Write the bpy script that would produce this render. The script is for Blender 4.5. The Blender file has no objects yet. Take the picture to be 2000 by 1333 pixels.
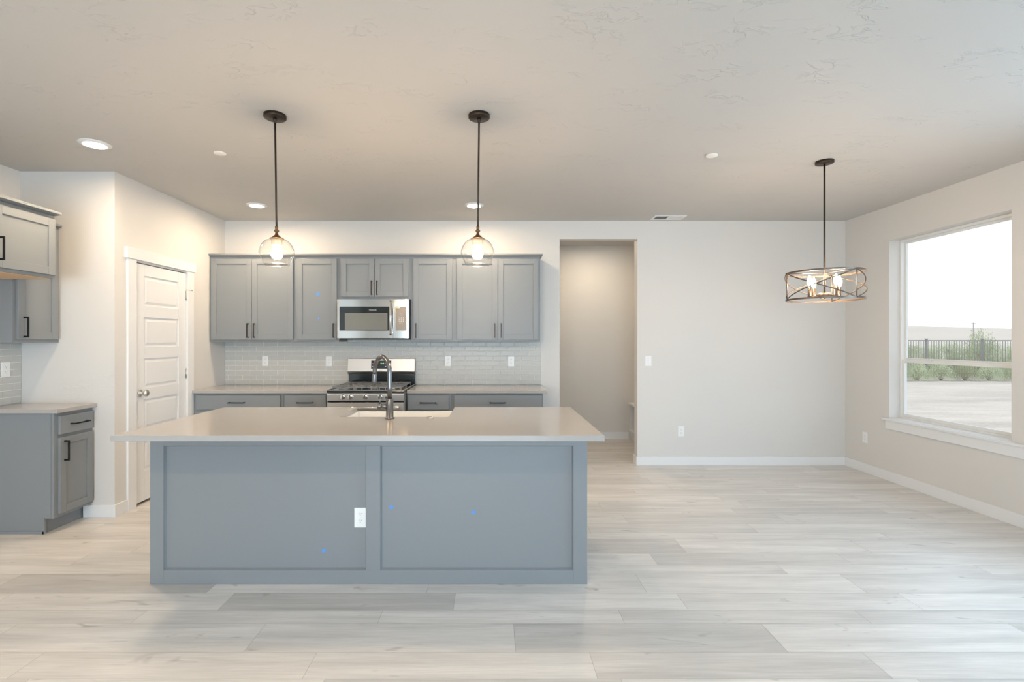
import bpy, bmesh, math, random
from mathutils import Vector, Matrix
random.seed(7)
PI = math.pi
C = bpy.context.scene.collection
S = bpy.context.scene

# ------------------------------------------------------------------ camera
H = 1.403                      # lens height
F = 970.0                      # focal length in pixels of a 2000 wide frame
cam_d = bpy.data.cameras.new('camera'); cam = bpy.data.objects.new('camera', cam_d); C.objects.link(cam)
cam.location = (0, 0, H); cam.rotation_euler = (PI/2, 0, 0)
cam_d.sensor_width = 36; cam_d.lens = F/2000*36
cam_d.shift_x = 38/2000; cam_d.shift_y = -1.5/2000
cam_d.clip_start = .05; cam_d.clip_end = 2000
S.camera = cam
S.view_settings.view_transform = 'Standard'
S.view_settings.look = 'None'
S.view_settings.exposure = 0.49
S.view_settings.gamma = 1.0
S.view_settings.use_curve_mapping = False

# ------------------------------------------------------------------ sky, sun, daylight through the windows, added ceiling fill
w = bpy.data.worlds.new('world'); S.world = w; w.use_nodes = True
nt = w.node_tree; nt.nodes.clear()
o = nt.nodes.new('ShaderNodeOutputWorld'); bg = nt.nodes.new('ShaderNodeBackground')
tc = nt.nodes.new('ShaderNodeTexCoord'); sp = nt.nodes.new('ShaderNodeSeparateXYZ'); cr = nt.nodes.new('ShaderNodeValToRGB')
cr.color_ramp.elements[0].position = 0.0; cr.color_ramp.elements[0].color = (.90, .95, 1, 1)
cr.color_ramp.elements[1].position = .8; cr.color_ramp.elements[1].color = (.66, .82, 1, 1)
nt.links.new(tc.outputs['Generated'], sp.inputs[0]); nt.links.new(sp.outputs['Z'], cr.inputs[0])
nt.links.new(cr.outputs[0], bg.inputs[0]); bg.inputs[1].default_value = 1.30
nt.links.new(bg.outputs[0], o.inputs[0])

def lamp(name, kind, loc, direction, energy, color, **kw):
    d = bpy.data.lights.new(name, kind); d.energy = energy; d.color = color
    for k, v in kw.items(): setattr(d, k, v)
    ob = bpy.data.objects.new(name, d); C.objects.link(ob); ob.location = loc
    ob.rotation_euler = Vector(direction).to_track_quat('-Z', 'Y').to_euler()
    return ob
lamp('sun', 'SUN', (0, 0, 20), (.45, -.55, -.9), 1.7, (1, .90, .80), angle=.01)
COOL = (.52, .77, 1.0)
lamp('daylight_patio_door', 'AREA', (-.7, -4.32, 1.12), (0, 1, .0), 146, COOL, shape='RECTANGLE', size=3.4, size_y=2.1)
lamp('daylight_side_window', 'AREA', (4.20, 1.6, 1.5), (-1, .1, -.40), 60, COOL, shape='RECTANGLE', size=1.7, size_y=1.7)
lamp('added_ceiling_fill', 'AREA', (-.7, -4.45, .95), (0, 1, .75), 75, (1, .93, .85), shape='RECTANGLE', size=3.4, size_y=1.5)  # added fill lamp, tilted up to brighten the ceiling
pt = lamp('dining_window_portal', 'AREA', (4.17, 4.37, 1.5), (-1, 0, 0), 1, COOL, shape='RECTANGLE', size=1.1, size_y=1.7); pt.data.cycles.is_portal = True

# ------------------------------------------------------------------ materials
def newmat(name):
    m = bpy.data.materials.new(name); m.use_nodes = True
    return m, m.node_tree, m.node_tree.nodes['Principled BSDF']
def pm(name, col, rough=.5, metal=0, bump=None, coat=0, spec=None, noise=None, aniso=None):
    m, t, b = newmat(name)
    b.inputs['Base Color'].default_value = (*col, 1)
    b.inputs['Roughness'].default_value = rough; b.inputs['Metallic'].default_value = metal
    if coat: b.inputs['Coat Weight'].default_value = coat; b.inputs['Coat Roughness'].default_value = .05
    if spec is not None: b.inputs['Specular IOR Level'].default_value = spec
    tcn = None
    if bump or noise: tcn = t.nodes.new('ShaderNodeTexCoord')
    if noise:                                     # (scale, amount)
        n = t.nodes.new('ShaderNodeTexNoise'); n.inputs['Scale'].default_value = noise[0]; n.inputs['Detail'].default_value = 5
        mx = t.nodes.new('ShaderNodeMix'); mx.data_type = 'RGBA'
        mx.inputs[6].default_value = (*[c*(1-noise[1]) for c in col], 1); mx.inputs[7].default_value = (*[min(1, c*(1+noise[1])) for c in col], 1)
        t.links.new(tcn.outputs['Object'], n.inputs['Vector']); t.links.new(n.outputs['Fac'], mx.inputs[0]); t.links.new(mx.outputs[2], b.inputs['Base Color'])
    if bump:                                      # (scale vector, strength, distance)
        mp = t.nodes.new('ShaderNodeMapping'); mp.inputs['Scale'].default_value = bump[0]
        n = t.nodes.new('ShaderNodeTexNoise'); n.inputs['Scale'].default_value = 1; n.inputs['Detail'].default_value = 4
        bp = t.nodes.new('ShaderNodeBump'); bp.inputs['Strength'].default_value = bump[1]; bp.inputs['Distance'].default_value = bump[2]
        t.links.new(tcn.outputs['Object'], mp.inputs[0]); t.links.new(mp.outputs[0], n.inputs['Vector'])
        t.links.new(n.outputs['Fac'], bp.inputs['Height']); t.links.new(bp.outputs[0], b.inputs['Normal'])
    return m
def glow(name, col, strength):
    m, t, b = newmat(name)
    b.inputs['Base Color'].default_value = (.9, .9, .9, 1)
    b.inputs['Emission Color'].default_value = (*col, 1); b.inputs['Emission Strength'].default_value = strength
    return m
def plaster(name, col, depth, scale=1.0):
    """hand-trowelled drywall: sparse raised flecks and little ridges"""
    m, t, b = newmat(name)
    b.inputs['Base Color'].default_value = (*col, 1); b.inputs['Roughness'].default_value = .62
    b.inputs['Specular IOR Level'].default_value = .3
    N = t.nodes.new; L = t.links.new
    tcn = N('ShaderNodeTexCoord'); mp = N('ShaderNodeMapping'); mp.inputs['Scale'].default_value = (scale*.8, scale*1.5, scale*1.5)
    L(tcn.outputs['Object'], mp.inputs[0])
    a = N('ShaderNodeTexNoise'); a.inputs['Scale'].default_value = 6.5; a.inputs['Detail'].default_value = 4; a.inputs['Roughness'].default_value = .55
    a.inputs['Distortion'].default_value = .5
    L(mp.outputs[0], a.inputs['Vector'])
    s1 = N('ShaderNodeMath'); s1.operation = 'SUBTRACT'; s1.inputs[1].default_value = .5; L(a.outputs['Fac'], s1.inputs[0])
    ab = N('ShaderNodeMath'); ab.operation = 'ABSOLUTE'; L(s1.outputs[0], ab.inputs[0])
    r = N('ShaderNodeMapRange'); r.inputs['From Min'].default_value = 0; r.inputs['From Max'].default_value = .02
    r.inputs['To Min'].default_value = 1; r.inputs['To Max'].default_value = 0; L(ab.outputs[0], r.inputs['Value'])
    k = N('ShaderNodeTexNoise'); k.inputs['Scale'].default_value = 3.1; k.inputs['Detail'].default_value = 3; L(mp.outputs[0], k.inputs['Vector'])
    kr = N('ShaderNodeMapRange'); kr.inputs['From Min'].default_value = .52; kr.inputs['From Max'].default_value = .62; L(k.outputs['Fac'], kr.inputs['Value'])
    mu = N('ShaderNodeMath'); mu.operation = 'MULTIPLY'; L(r.outputs[0], mu.inputs[0]); L(kr.outputs[0], mu.inputs[1])
    bp = N('ShaderNodeBump'); bp.inputs['Strength'].default_value = .55; bp.inputs['Distance'].default_value = depth
    L(mu.outputs[0], bp.inputs['Height']); L(bp.outputs[0], b.inputs['Normal'])
    return m

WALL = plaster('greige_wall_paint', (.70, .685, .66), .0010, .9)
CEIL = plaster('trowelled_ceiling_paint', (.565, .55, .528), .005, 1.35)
TRIM = pm('white_trim_paint', (.80, .81, .82), .35)
DOORW = pm('white_door_paint', (.80, .81, .82), .33)
CAB = pm('grey_cabinet_paint', (.238, .256, .270), .38, bump=((60, 60, 60), .03, .0004))
QUARTZ = pm('greige_quartz', (.415, .395, .378), .13, noise=(14, .02), spec=.6)
TILE = pm('grey_glazed_tile', (.54, .54, .515), .32, noise=(5, .05))
GROUT = pm('white_grout', (.86, .86, .83), .8)
MAPLE = pm('maple_veneer', (.72, .47, .26), .45, noise=(7, .08))
BLACKM = pm('matt_black_metal', (.012, .013, .016), .35, .6)
BRONZE = pm('oil_rubbed_bronze', (.055, .040, .030), .38, .8)
BRASSB = pm('warm_bronze_cap', (.20, .115, .055), .4, .85)
GREYBR = pm('brushed_dark_bronze', (.16, .125, .10), .4, .75)
STEEL = pm('brushed_stainless_steel', (.57, .55, .525), .38, 1, bump=((3, 3, 900), .02, .0003))
CHROME = pm('polished_chrome', (.72, .71, .69), .09, 1)
NICKEL = pm('satin_nickel', (.62, .60, .57), .28, 1)
GUN = pm('gunmetal_finish', (.20, .205, .215), .27, 1)
BGLASS = pm('black_glass', (.012, .015, .016), .06, 0, spec=.7)
ENAMEL = pm('black_enamel', (.010, .016, .018), .10, 0, spec=.7)
IRON = pm('cast_iron_grate', (.24, .24, .235), .36, .5, bump=((300, 300, 300), .2, .0005))
WINDOWG = pm('grey_oven_window', (.20, .20, .18), .12, 0, spec=.6)
DARK = pm('dark_void', (.01, .01, .01), .8)
FOIL = pm('crinkled_film_panel', (.20, .165, .13), .3, .3, bump=((45, 45, 60), .6, .002))
LEGEND = pm('white_legend_ink', (.80, .80, .78), .5)
FIRE = pm('white_fireclay', (.84, .84, .82), .12)
PLATE = pm('white_outlet_plastic', (.86, .87, .87), .3)
SLOT = pm('outlet_slot_grey', (.25, .25, .25), .5)
TAPE = pm('blue_painters_tape', (.12, .30, .70), .6)
VINYL = pm('white_window_vinyl', (.78, .79, .78), .35)
SPRK = pm('white_cover_plate_paint', (.84, .82, .79), .5)
GREENLED = glow('green_clock_digits', (.35, 1, .15), .6)
LENS = glow('lit_downlight_lens', (1, .77, .53), 285)
BULB = glow('lit_frosted_bulb', (1, .71, .44), 290)
CANDLE = glow('lit_candle_bulb', (1, .72, .46), 210)
SOCKW = pm('frosted_socket_cup', (.30, .27, .235), .35, .2)

def glassmat(name, tint=(1, 1, 1), gl=.10, rim=.9):
    m = bpy.data.materials.new(name); m.use_nodes = True; t = m.node_tree; t.nodes.clear()
    out = t.nodes.new('ShaderNodeOutputMaterial'); tr = t.nodes.new('ShaderNodeBsdfTransparent'); g = t.nodes.new('ShaderNodeBsdfGlossy')
    mx = t.nodes.new('ShaderNodeMixShader'); lw = t.nodes.new('ShaderNodeLayerWeight'); mr = t.nodes.new('ShaderNodeMapRange')
    lw.inputs['Blend'].default_value = .5; pw = t.nodes.new('ShaderNodeMath'); pw.operation = 'POWER'; pw.inputs[1].default_value = 4
    mr.inputs['To Min'].default_value = gl*.3; mr.inputs['To Max'].default_value = rim
    tr.inputs[0].default_value = (*tint, 1); g.inputs['Roughness'].default_value = .02
    t.links.new(lw.outputs['Facing'], pw.inputs[0]); t.links.new(pw.outputs[0], mr.inputs['Value']); t.links.new(mr.outputs[0], mx.inputs[0])
    t.links.new(tr.outputs[0], mx.inputs[1]); t.links.new(g.outputs[0], mx.inputs[2]); t.links.new(mx.outputs[0], out.inputs[0])
    return m
PANE = glassmat('window_glass', (.97, .98, .98), .12, .8)
SHADE = glassmat('clear_shade_glass', (.995, .992, .985), .16, .62)

RIMG = glassmat('thick_rim_glass', (.99, .985, .97), 1.6, .9)
def floor_mat():
    m, t, b = newmat('washed_oak_vinyl_plank')
    N = t.nodes.new; L = t.links.new
    tcn = N('ShaderNodeTexCoord'); at = N('ShaderNodeAttribute'); at.attribute_name = 'plank'
    sx = N('ShaderNodeSeparateXYZ'); L(at.outputs['Vector'], sx.inputs[0])      # x = tone, y = seed
    of = N('ShaderNodeCombineXYZ'); L(sx.outputs['Y'], of.inputs['X']); L(sx.outputs['Y'], of.inputs['Y']); L(sx.outputs['Y'], of.inputs['Z'])
    sc = N('ShaderNodeVectorMath'); sc.operation = 'SCALE'; sc.inputs['Scale'].default_value = 37; L(of.outputs[0], sc.inputs[0])
    ad = N('ShaderNodeVectorMath'); L(tcn.outputs['Object'], ad.inputs[0]); L(sc.outputs[0], ad.inputs[1])
    def noi(scale, det, vec, rough=.5, dist=0):
        mp = N('ShaderNodeMapping'); mp.inputs['Scale'].default_value = vec; L(ad.outputs[0], mp.inputs[0])
        n = N('ShaderNodeTexNoise'); n.inputs['Scale'].default_value = scale; n.inputs['Detail'].default_value = det
        n.inputs['Roughness'].default_value = rough; n.inputs['Distortion'].default_value = dist
        L(mp.outputs[0], n.inputs['Vector']); return n.outputs['Fac']
    fine = noi(1, 5, (5, 130, 1), .65); broad = noi(1, 3, (1.1, 11, 1), .5, .6); knot = noi(1, 2, (4.2, 13, 1), .5, 1.2)
    def mr(v, a, b_, c, d):
        q = N('ShaderNodeMapRange'); q.inputs['From Min'].default_value = a; q.inputs['From Max'].default_value = b_
        q.inputs['To Min'].default_value = c; q.inputs['To Max'].default_value = d; L(v, q.inputs['Value']); return q.outputs[0]
    f1 = mr(fine,   .3, .7, .89, 1.07); f2 = mr(broad, .3, .75, 1.09, .82); f3 = mr(knot, .67, .80, 1, .66)
    def mul(a, b_):
        q = N('ShaderNodeMath'); q.operation = 'MULTIPLY'; L(a, q.inputs[0]); L(b_, q.inputs[1]); return q.outputs[0]
    tot = mul(mul(mul(f1, f2), f3), sx.outputs['X'])
    cc = N('ShaderNodeVectorMath'); cc.operation = 'SCALE'; cc.inputs[0].default_value = (.70, .68, .652); L(tot, cc.inputs['Scale'])
    L(cc.outputs[0], b.inputs['Base Color']); b.inputs['Roughness'].default_value = .36; b.inputs['Specular IOR Level'].default_value = .45
    bp = N('ShaderNodeBump'); bp.inputs['Strength'].default_value = .12; bp.inputs['Distance'].default_value = .0008
    L(fine, bp.inputs['Height']); L(bp.outputs[0], b.inputs['Normal'])
    return m
FLOOR = floor_mat()
SEAM = pm('floor_seam', (.33, .31, .29), .7)

# ------------------------------------------------------------------ mesh helpers
class MB:
    def __init__(self): self.bm = bmesh.new(); self.mi = 0
    def _f(self, vs, smooth=False):
        try: f = self.bm.faces.new(vs); f.smooth = smooth; f.material_index = self.mi; return f
        except ValueError: return None
    def box(self, x0, x1, y0, y1, z0, z1):
        if x0 > x1: x0, x1 = x1, x0
        if y0 > y1: y0, y1 = y1, y0
        if z0 > z1: z0, z1 = z1, z0
        v = [self.bm.verts.new(p) for p in ((x0,y0,z0),(x1,y0,z0),(x1,y1,z0),(x0,y1,z0),(x0,y0,z1),(x1,y0,z1),(x1,y1,z1),(x0,y1,z1))]
        for q in ((3,2,1,0),(4,5,6,7),(0,1,5,4),(1,2,6,5),(2,3,7,6),(3,0,4,7)): self._f([v[i] for i in q])
        return self
    def prism(self, pts, axis, a, b):
        """polygon pts in the two other axes, extruded along axis from a to b"""
        def P(p, t): return {'x': (t, p[0], p[1]), 'y': (p[0], t, p[1]), 'z': (p[0], p[1], t)}[axis]
        A = [self.bm.verts.new(P(p, a)) for p in pts]; B = [self.bm.verts.new(P(p, b)) for p in pts]
        self._f(A); self._f(B[::-1]); n = len(pts)
        for i in range(n): self._f([A[i], B[i], B[(i+1) % n], A[(i+1) % n]])
        return self
    def frustum(self, x0, x1, z0, z1, yb, yf, ins):
        """raised field: base rectangle at yb, top rectangle inset by ins at yf (faces -y when yf<yb)"""
        a = [self.bm.verts.new(p) for p in ((x0,yb,z0),(x1,yb,z0),(x1,yb,z1),(x0,yb,z1))]
        c = [self.bm.verts.new(p) for p in ((x0+ins,yf,z0+ins),(x1-ins,yf,z0+ins),(x1-ins,yf,z1-ins),(x0+ins,yf,z1-ins))]
        self._f(c)
        for i in range(4): self._f([a[i], a[(i+1)%4], c[(i+1)%4], c[i]])
        return self
    def lathe(self, prof, at=(0,0,0), seg=32, axis='z', smooth=True, closed=False):
        M = {'z': Matrix(), 'x': Matrix.Rotation(PI/2, 4, 'Y'), 'y': Matrix.Rotation(PI/2, 4, 'X')}[axis] if isinstance(axis, str) else axis
        M = Matrix.Translation(at) @ M
        rings = []
        for r, z in prof:
            if r < 1e-6: rings.append([self.bm.verts.new(M @ Vector((0,0,z)))])
            else: rings.append([self.bm.verts.new(M @ Vector((r*math.cos(2*PI*i/seg), r*math.sin(2*PI*i/seg), z))) for i in range(seg)])
        pr = list(zip(rings, rings[1:]))
        if closed: pr.append((rings[-1], rings[0]))
        for A, B in pr:
            for i in range(seg):
                j = (i+1) % seg
                if len(A) == 1 and len(B) == 1: break
                if len(A) == 1: self._f([A[0], B[j], B[i]], smooth)
                elif len(B) == 1: self._f([A[i], A[j], B[0]], smooth)
                else: self._f([A[i], A[j], B[j], B[i]], smooth)
        return self
    def cyl(self, p0, p1, r, seg=20, r1=None, smooth=True):
        p0, p1 = Vector(p0), Vector(p1); d = p1-p0; q = d.to_track_quat('Z', 'Y').to_matrix().to_4x4()
        r1 = r if r1 is None else r1
        e = min(r, r1)*.12
        return self.lathe([(0,0),(r-e,0),(r,e),(r1,d.length-e),(r1-e,d.length),(0,d.length)], p0, seg, q, smooth)
    def tube(self, pts, r, seg=12, loop=False):
        pts = [Vector(p) for p in pts]; n = len(pts); rings = []; up = Vector((0.13, .07, 1)).normalized()
        rr = r if isinstance(r, (list, tuple)) else [r]*n
        prev = None
        for i in range(n):
            if loop: t = pts[(i+1) % n]-pts[i-1]
            else: t = pts[min(i+1, n-1)]-pts[max(i-1, 0)]
            t.normalize()
            if prev is None:
                u = up.cross(t)
                if u.length < .05: u = Vector((1,0,0)).cross(t)
            else: u = prev - t*prev.dot(t)
            u.normalize(); v = t.cross(u); prev = u
            rings.append([self.bm.verts.new(pts[i]+u*rr[i]*math.cos(2*PI*k/seg)+v*rr[i]*math.sin(2*PI*k/seg)) for k in range(seg)])
        pr = list(zip(rings, rings[1:]))
        if loop: pr.append((rings[-1], rings[0]))
        for A, B in pr:
            for k in range(seg): self._f([A[k], A[(k+1)%seg], B[(k+1)%seg], B[k]], True)
        if not loop: self._f(rings[0][::-1]); self._f(rings[-1])
        return self
    def build(self, name, mat, parent=None, bevel=0, loc=None, seg=2):
        bmesh.ops.recalc_face_normals(self.bm, faces=self.bm.faces[:])
        me = bpy.data.meshes.new(name); self.bm.to_mesh(me); self.bm.free()
        for m in (mat if isinstance(mat, (list, tuple)) else [mat]): me.materials.append(m)
        ob = bpy.data.objects.new(name, me); C.objects.link(ob)
        if parent: ob.parent = parent
        if loc: ob.location = loc
        if bevel:
            b = ob.modifiers.new('bevel', 'BEVEL'); b.width = bevel; b.segments = seg; b.limit_method = 'ANGLE'; b.angle_limit = .7
            b.harden_normals = False
        return ob
def B(*a): return MB().box(*a)

def tag(ob, label, cat, group=None, kind=None):
    ob['label'] = label; ob['category'] = cat
    if group: ob['group'] = group
    if kind: ob['kind'] = kind
    return ob
def thing(name, label, cat, loc=(0,0,0), rz=0, group=None):
    e = bpy.data.objects.new(name, None); C.objects.link(e); e.location = loc; e.rotation_euler = (0,0,rz); e.empty_display_size = .1
    return tag(e, label, cat, group)
def struct(ob, label=None, cat=None):
    ob['kind'] = 'structure'
    if label: ob['label'] = label
    if cat: ob['category'] = cat
    return ob
def copy_tree(src, parent=None):
    c = src.copy(); C.objects.link(c); c.parent = parent
    for ch in [k for k in bpy.data.objects if k.parent == src]: copy_tree(ch, c)
    return c
def text_mesh(name, s, size, mat, parent, loc, rot, ext=.0004, align='CENTER', space=1.0):
    cu = bpy.data.curves.new(name, 'FONT'); cu.body = s; cu.size = size; cu.extrude = ext; cu.align_x = align; cu.align_y = 'CENTER'
    cu.space_character = space
    tmp = bpy.data.objects.new(name+'_tmp', cu); C.objects.link(tmp)
    dg = bpy.context.evaluated_depsgraph_get(); me = bpy.data.meshes.new_from_object(tmp.evaluated_get(dg))
    bpy.data.objects.remove(tmp); me.materials.clear(); me.materials.append(mat)
    ob = bpy.data.objects.new(name, me); C.objects.link(ob); ob.parent = parent; ob.location = loc; ob.rotation_euler = rot
    return ob

# ------------------------------------------------------------------ the room
XL, XP, XR = -3.748, -3.0, 3.96       # left wall, pantry side wall, right wall
YP, YB, YH = 3.943, 5.575, 7.05       # pantry front wall, back wall, hall back wall
YR = -4.2                             # wall behind the lens
CZ = 2.743
DX0, DX1, DZ = .753, 1.626, 2.541     # doorway in the back wall
T = .12
WY0, WY1, WZ0, WZ1 = 3.79, 4.957, .626, 2.40

# floor: planks of three widths laid along x
def build_floor():
    bm = bmesh.new(); lay = bm.loops.layers.float_vector.new('plank')
    widths = [.226, .120, .1755]                     # from y = 2.231 upward, repeating
    P = sum(widths)
    rows = []; y = 2.231 - P*13; k = 0
    while y < YH+.05:
        rows.append((y, y+widths[k % 3], k)); y += widths[k % 3]; k += 1
    known = {2.231: .104, 2.457: .654, 2.577: -.205, 2.7525: .857, 2.9785: .55, 3.0985: 1.032, 3.274: 1.28, 2.0555: .435}
    dark = {(2.577, -1.43): .80, (2.231, .104): .84, (2.0555, .435): .90, (2.7525, -2.8): .80, (3.274, 0): .88, (3.50, 3.3): .84, (3.274, 99): 1}
    rnd = random.Random(11)
    L = 1.2235; g = .0007
    for (a, b, k) in rows:
        j = next((v for q, v in known.items() if abs(q-a) < .02), None)
        off = j if j is not None else rnd.uniform(0, L)
        x = off - math.ceil((off+4.2)/L)*L
        while x < XR+.1:
            tone = 1 + rnd.choice([-.11, -.05, -.02, 0, .02, .03, .04, .05])*rnd.uniform(.6, 1)
            for (qy, qx), tv in dark.items():
                if abs(qy-a) < .02 and abs(qx-x) < .06: tone = tv
            x0, x1 = max(x, XL-.1), min(x+L, XR+.1)
            if x1 - x0 > .01 and b > YR-.1:
                vs = [bm.verts.new(p) for p in ((x0+g, a+g, 0), (x1-g, a+g, 0), (x1-g, b-g, 0), (x0+g, b-g, 0))]
                f = bm.faces.new(vs); sd = rnd.random()
                for lp in f.loops: lp[lay] = (tone, sd, 0)
            x += L
    f0 = [bm.verts.new(p) for p in ((XL-.2, YR-.2, -.0012), (XR+.1, YR-.2, -.0012), (XR+.1, YH+.1, -.0012), (XL-.2, YH+.1, -.0012))]
    f = bm.faces.new(f0); f.material_index = 1
    lo = [bm.verts.new((v.co.x, v.co.y, -.12)) for v in f0]
    f = bm.faces.new(lo[::-1]); f.material_index = 1
    for i in range(4):
        f = bm.faces.new([f0[i], lo[i], lo[(i+1)%4], f0[(i+1)%4]]); f.material_index = 1
    me = bpy.data.meshes.new('floor'); bm.to_mesh(me); bm.free(); me.materials.append(FLOOR); me.materials.append(SEAM)
    ob = bpy.data.objects.new('floor', me); C.objects.link(ob); return ob
struct(build_floor(), 'pale washed oak plank floor running across the whole room', 'floor')
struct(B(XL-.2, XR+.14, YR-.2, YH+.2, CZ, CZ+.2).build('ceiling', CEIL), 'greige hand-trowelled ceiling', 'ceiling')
struct(B(XL-T, XL, YR-T, YB+T, 0, CZ).build('wall_left', WALL), 'greige wall behind the left cabinets', 'wall')
m = MB(); m.box(XL, DX0, YB, YB+T, 0, CZ); m.box(DX1, XR, YB, YB+T, 0, CZ); m.box(DX0, DX1, YB, YB+T, DZ, CZ)
struct(m.build('wall_back', WALL), 'greige back wall with an open doorway', 'wall')
m = MB()
W2 = (.7, 2.5, .63, 2.40)              # second window on the right wall, beside the lens
m.box(XR, XR+.16, YR, YB+T, 0, WZ0); m.box(XR, XR+.16, YR, YB+T, WZ1, CZ)
m.box(XR, XR+.16, YR, W2[0], WZ0, WZ1); m.box(XR, XR+.16, W2[1], WY0, WZ0, WZ1); m.box(XR, XR+.16, WY1, YB+T, WZ0, WZ1)
struct(m.build('wall_right', WALL), 'greige right wall around the dining window', 'wall')
m = MB(); m.box(XL, -2.5, YR-T, YR, 0, CZ); m.box(1.1, XR+.16, YR-T, YR, 0, CZ); m.box(-2.5, 1.1, YR-T, YR, 2.2, CZ)
struct(m.build('wall_rear', WALL))
struct(B(XL, XP, YP, YP+.1, 0, CZ).build('wall_pantry_front', WALL), 'short greige pantry wall facing the room', 'wall')
PD0, PD1, PDT = 4.163, 4.862, 2.062
m = MB(); m.box(XP-.115, XP, YP+.1, PD0, 0, CZ); m.box(XP-.115, XP, PD1, YB, 0, CZ); m.box(XP-.115, XP, PD0, PD1, PDT, CZ)
struct(m.build('wall_pantry_side', WALL), 'greige pantry wall holding the white door', 'wall')
struct(B(.3, 2.47, YH, YH+T, 0, CZ).build('wall_hall_back', WALL), 'greige hall wall seen through the doorway', 'wall')
struct(B(.18, .3, YB+T, YH+T, 0, CZ).build('wall_hall_left', WALL))
struct(B(2.35, 2.47, YB+T, YH, 0, CZ).build('wall_hall_right', WALL))

# baseboards
bb, bt = .097, .014
m = MB(); m.prism([(XR, YB), (XR, YB-bt), (DX1-bt, YB-bt), (DX1-bt, YB+T+bt), (DX1, YB+T+bt), (DX1, YB)], 'z', 0, bb)
struct(m.build('baseboard_back', TRIM, bevel=.002), 'white baseboard under the dining wall', 'baseboard')
m = MB(); m.prism([(.55, YB), (.55, YB-bt), (DX0+bt, YB-bt), (DX0+bt, YB+T+bt), (DX0, YB+T+bt), (DX0, YB)], 'z', 0, bb)
struct(m.build('baseboard_back', TRIM, bevel=.002), 'white baseboard left of the doorway', 'baseboard')
struct(B(XR-bt, XR, YR, YB-bt, 0, bb).build('baseboard_right', TRIM, bevel=.002), 'white baseboard along the window wall', 'baseboard')
struct(B(.3, 1.93, YH-bt, YH, 0, bb).build('baseboard_hall', TRIM, bevel=.002), 'white baseboard on the hall wall', 'baseboard')
m = MB(); m.prism([(-3.24, YP), (-3.24, YP-bt), (XP+bt, YP-bt), (XP+bt, 4.064), (XP, 4.064), (XP, YP)], 'z', 0, bb)
struct(m.build('baseboard_left', TRIM, bevel=.002), 'white baseboard wrapping the pantry corner', 'baseboard')

# pantry door ------------------------------------------------------
dr = thing('door_1', 'white five-panel pantry door with a satin knob', 'door', (XP, PD0, 0), PI/2)
dr['kind'] = 'structure'
dw = PD1-PD0
m = MB(); lx0, lx1, lz0, lz1 = .004, dw-.004, .022, PDT-.006
m.box(lx0, lx1, .010, .036, lz0, lz1)
st = .112
panels = [(1.702, 1.958), (1.347, 1.600), (.992, 1.245), (.637, .890), (.282, .535)]
edges = [lz0] + [v for p in reversed(panels) for v in p] + [lz1]
m.box(lx0, lx0+st, .001, .010, lz0, lz1); m.box(lx1-st, lx1, .001, .010, lz0, lz1)
for i in range(0, len(edges), 2): m.box(lx0+st, lx1-st, .001, .010, edges[i], edges[i+1])
for a, b in panels: m.frustum(lx0+st+.014, lx1-st-.014, a+.014, b-.014, .010, .004, .020)
leaf = m.build('door_leaf', DOORW, dr, bevel=.0025)
k = MB().lathe([(0,0),(.031,0),(.031,.004),(.024,.009),(.012,.012),(.0105,.028),(.016,.036),(.026,.044),(.0285,.055),(.026,.064),(.017,.070),(0,.072)], (0.062, 0, .952), 32, Matrix.Rotation(PI/2, 4, 'X'))
k.build('door_knob', NICKEL, dr)
for hz in (1.84, 1.08, .25):
    m = MB(); m.cyl((dw-.002, -.006, hz-.045), (dw-.002, -.006, hz+.045), .0065, 12); m.box(dw-.018, dw+.016, -.0015, .001, hz-.044, hz+.044)
    m.lathe([(0, 0), (.005, 0), (.003, .006), (0, .008)], (dw-.002, -.006, hz+.045), 10)
    m.build('hinge', NICKEL, dr)
m = MB(); m.tube([(dw-.030, -.030, 1.892), (dw-.012, -.012, 1.892), (dw+.006, -.010, 1.892), (dw+.030, -.040, 1.892)], .003, 8)
m.cyl((dw-.036, -.033, 1.892), (dw-.030, -.030, 1.892), .007, 10); m.cyl((dw+.028, -.038, 1.892), (dw+.034, -.044, 1.892), .007, 10)
m.build('door_stop', NICKEL, dr)
# casing (jamb, side boards, thicker head board)
m = MB()
m.box(XP-.115, XP-.001, PD0-.0005, PD0+.003, 0, PDT); m.box(XP-.115, XP-.001, PD1-.003, PD1+.0005, 0, PDT)
m.box(XP, XP+.018, 4.066, PD0+.0, 0, 2.079); m.box(XP, XP+.018, PD1, 4.962, 0, 2.079)
m.box(XP, XP+.026, 4.047, 4.985, 2.079, 2.168)
struct(m.build('trim_1', TRIM, bevel=.0015), 'white door casing with a wider head board', 'door casing')

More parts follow.
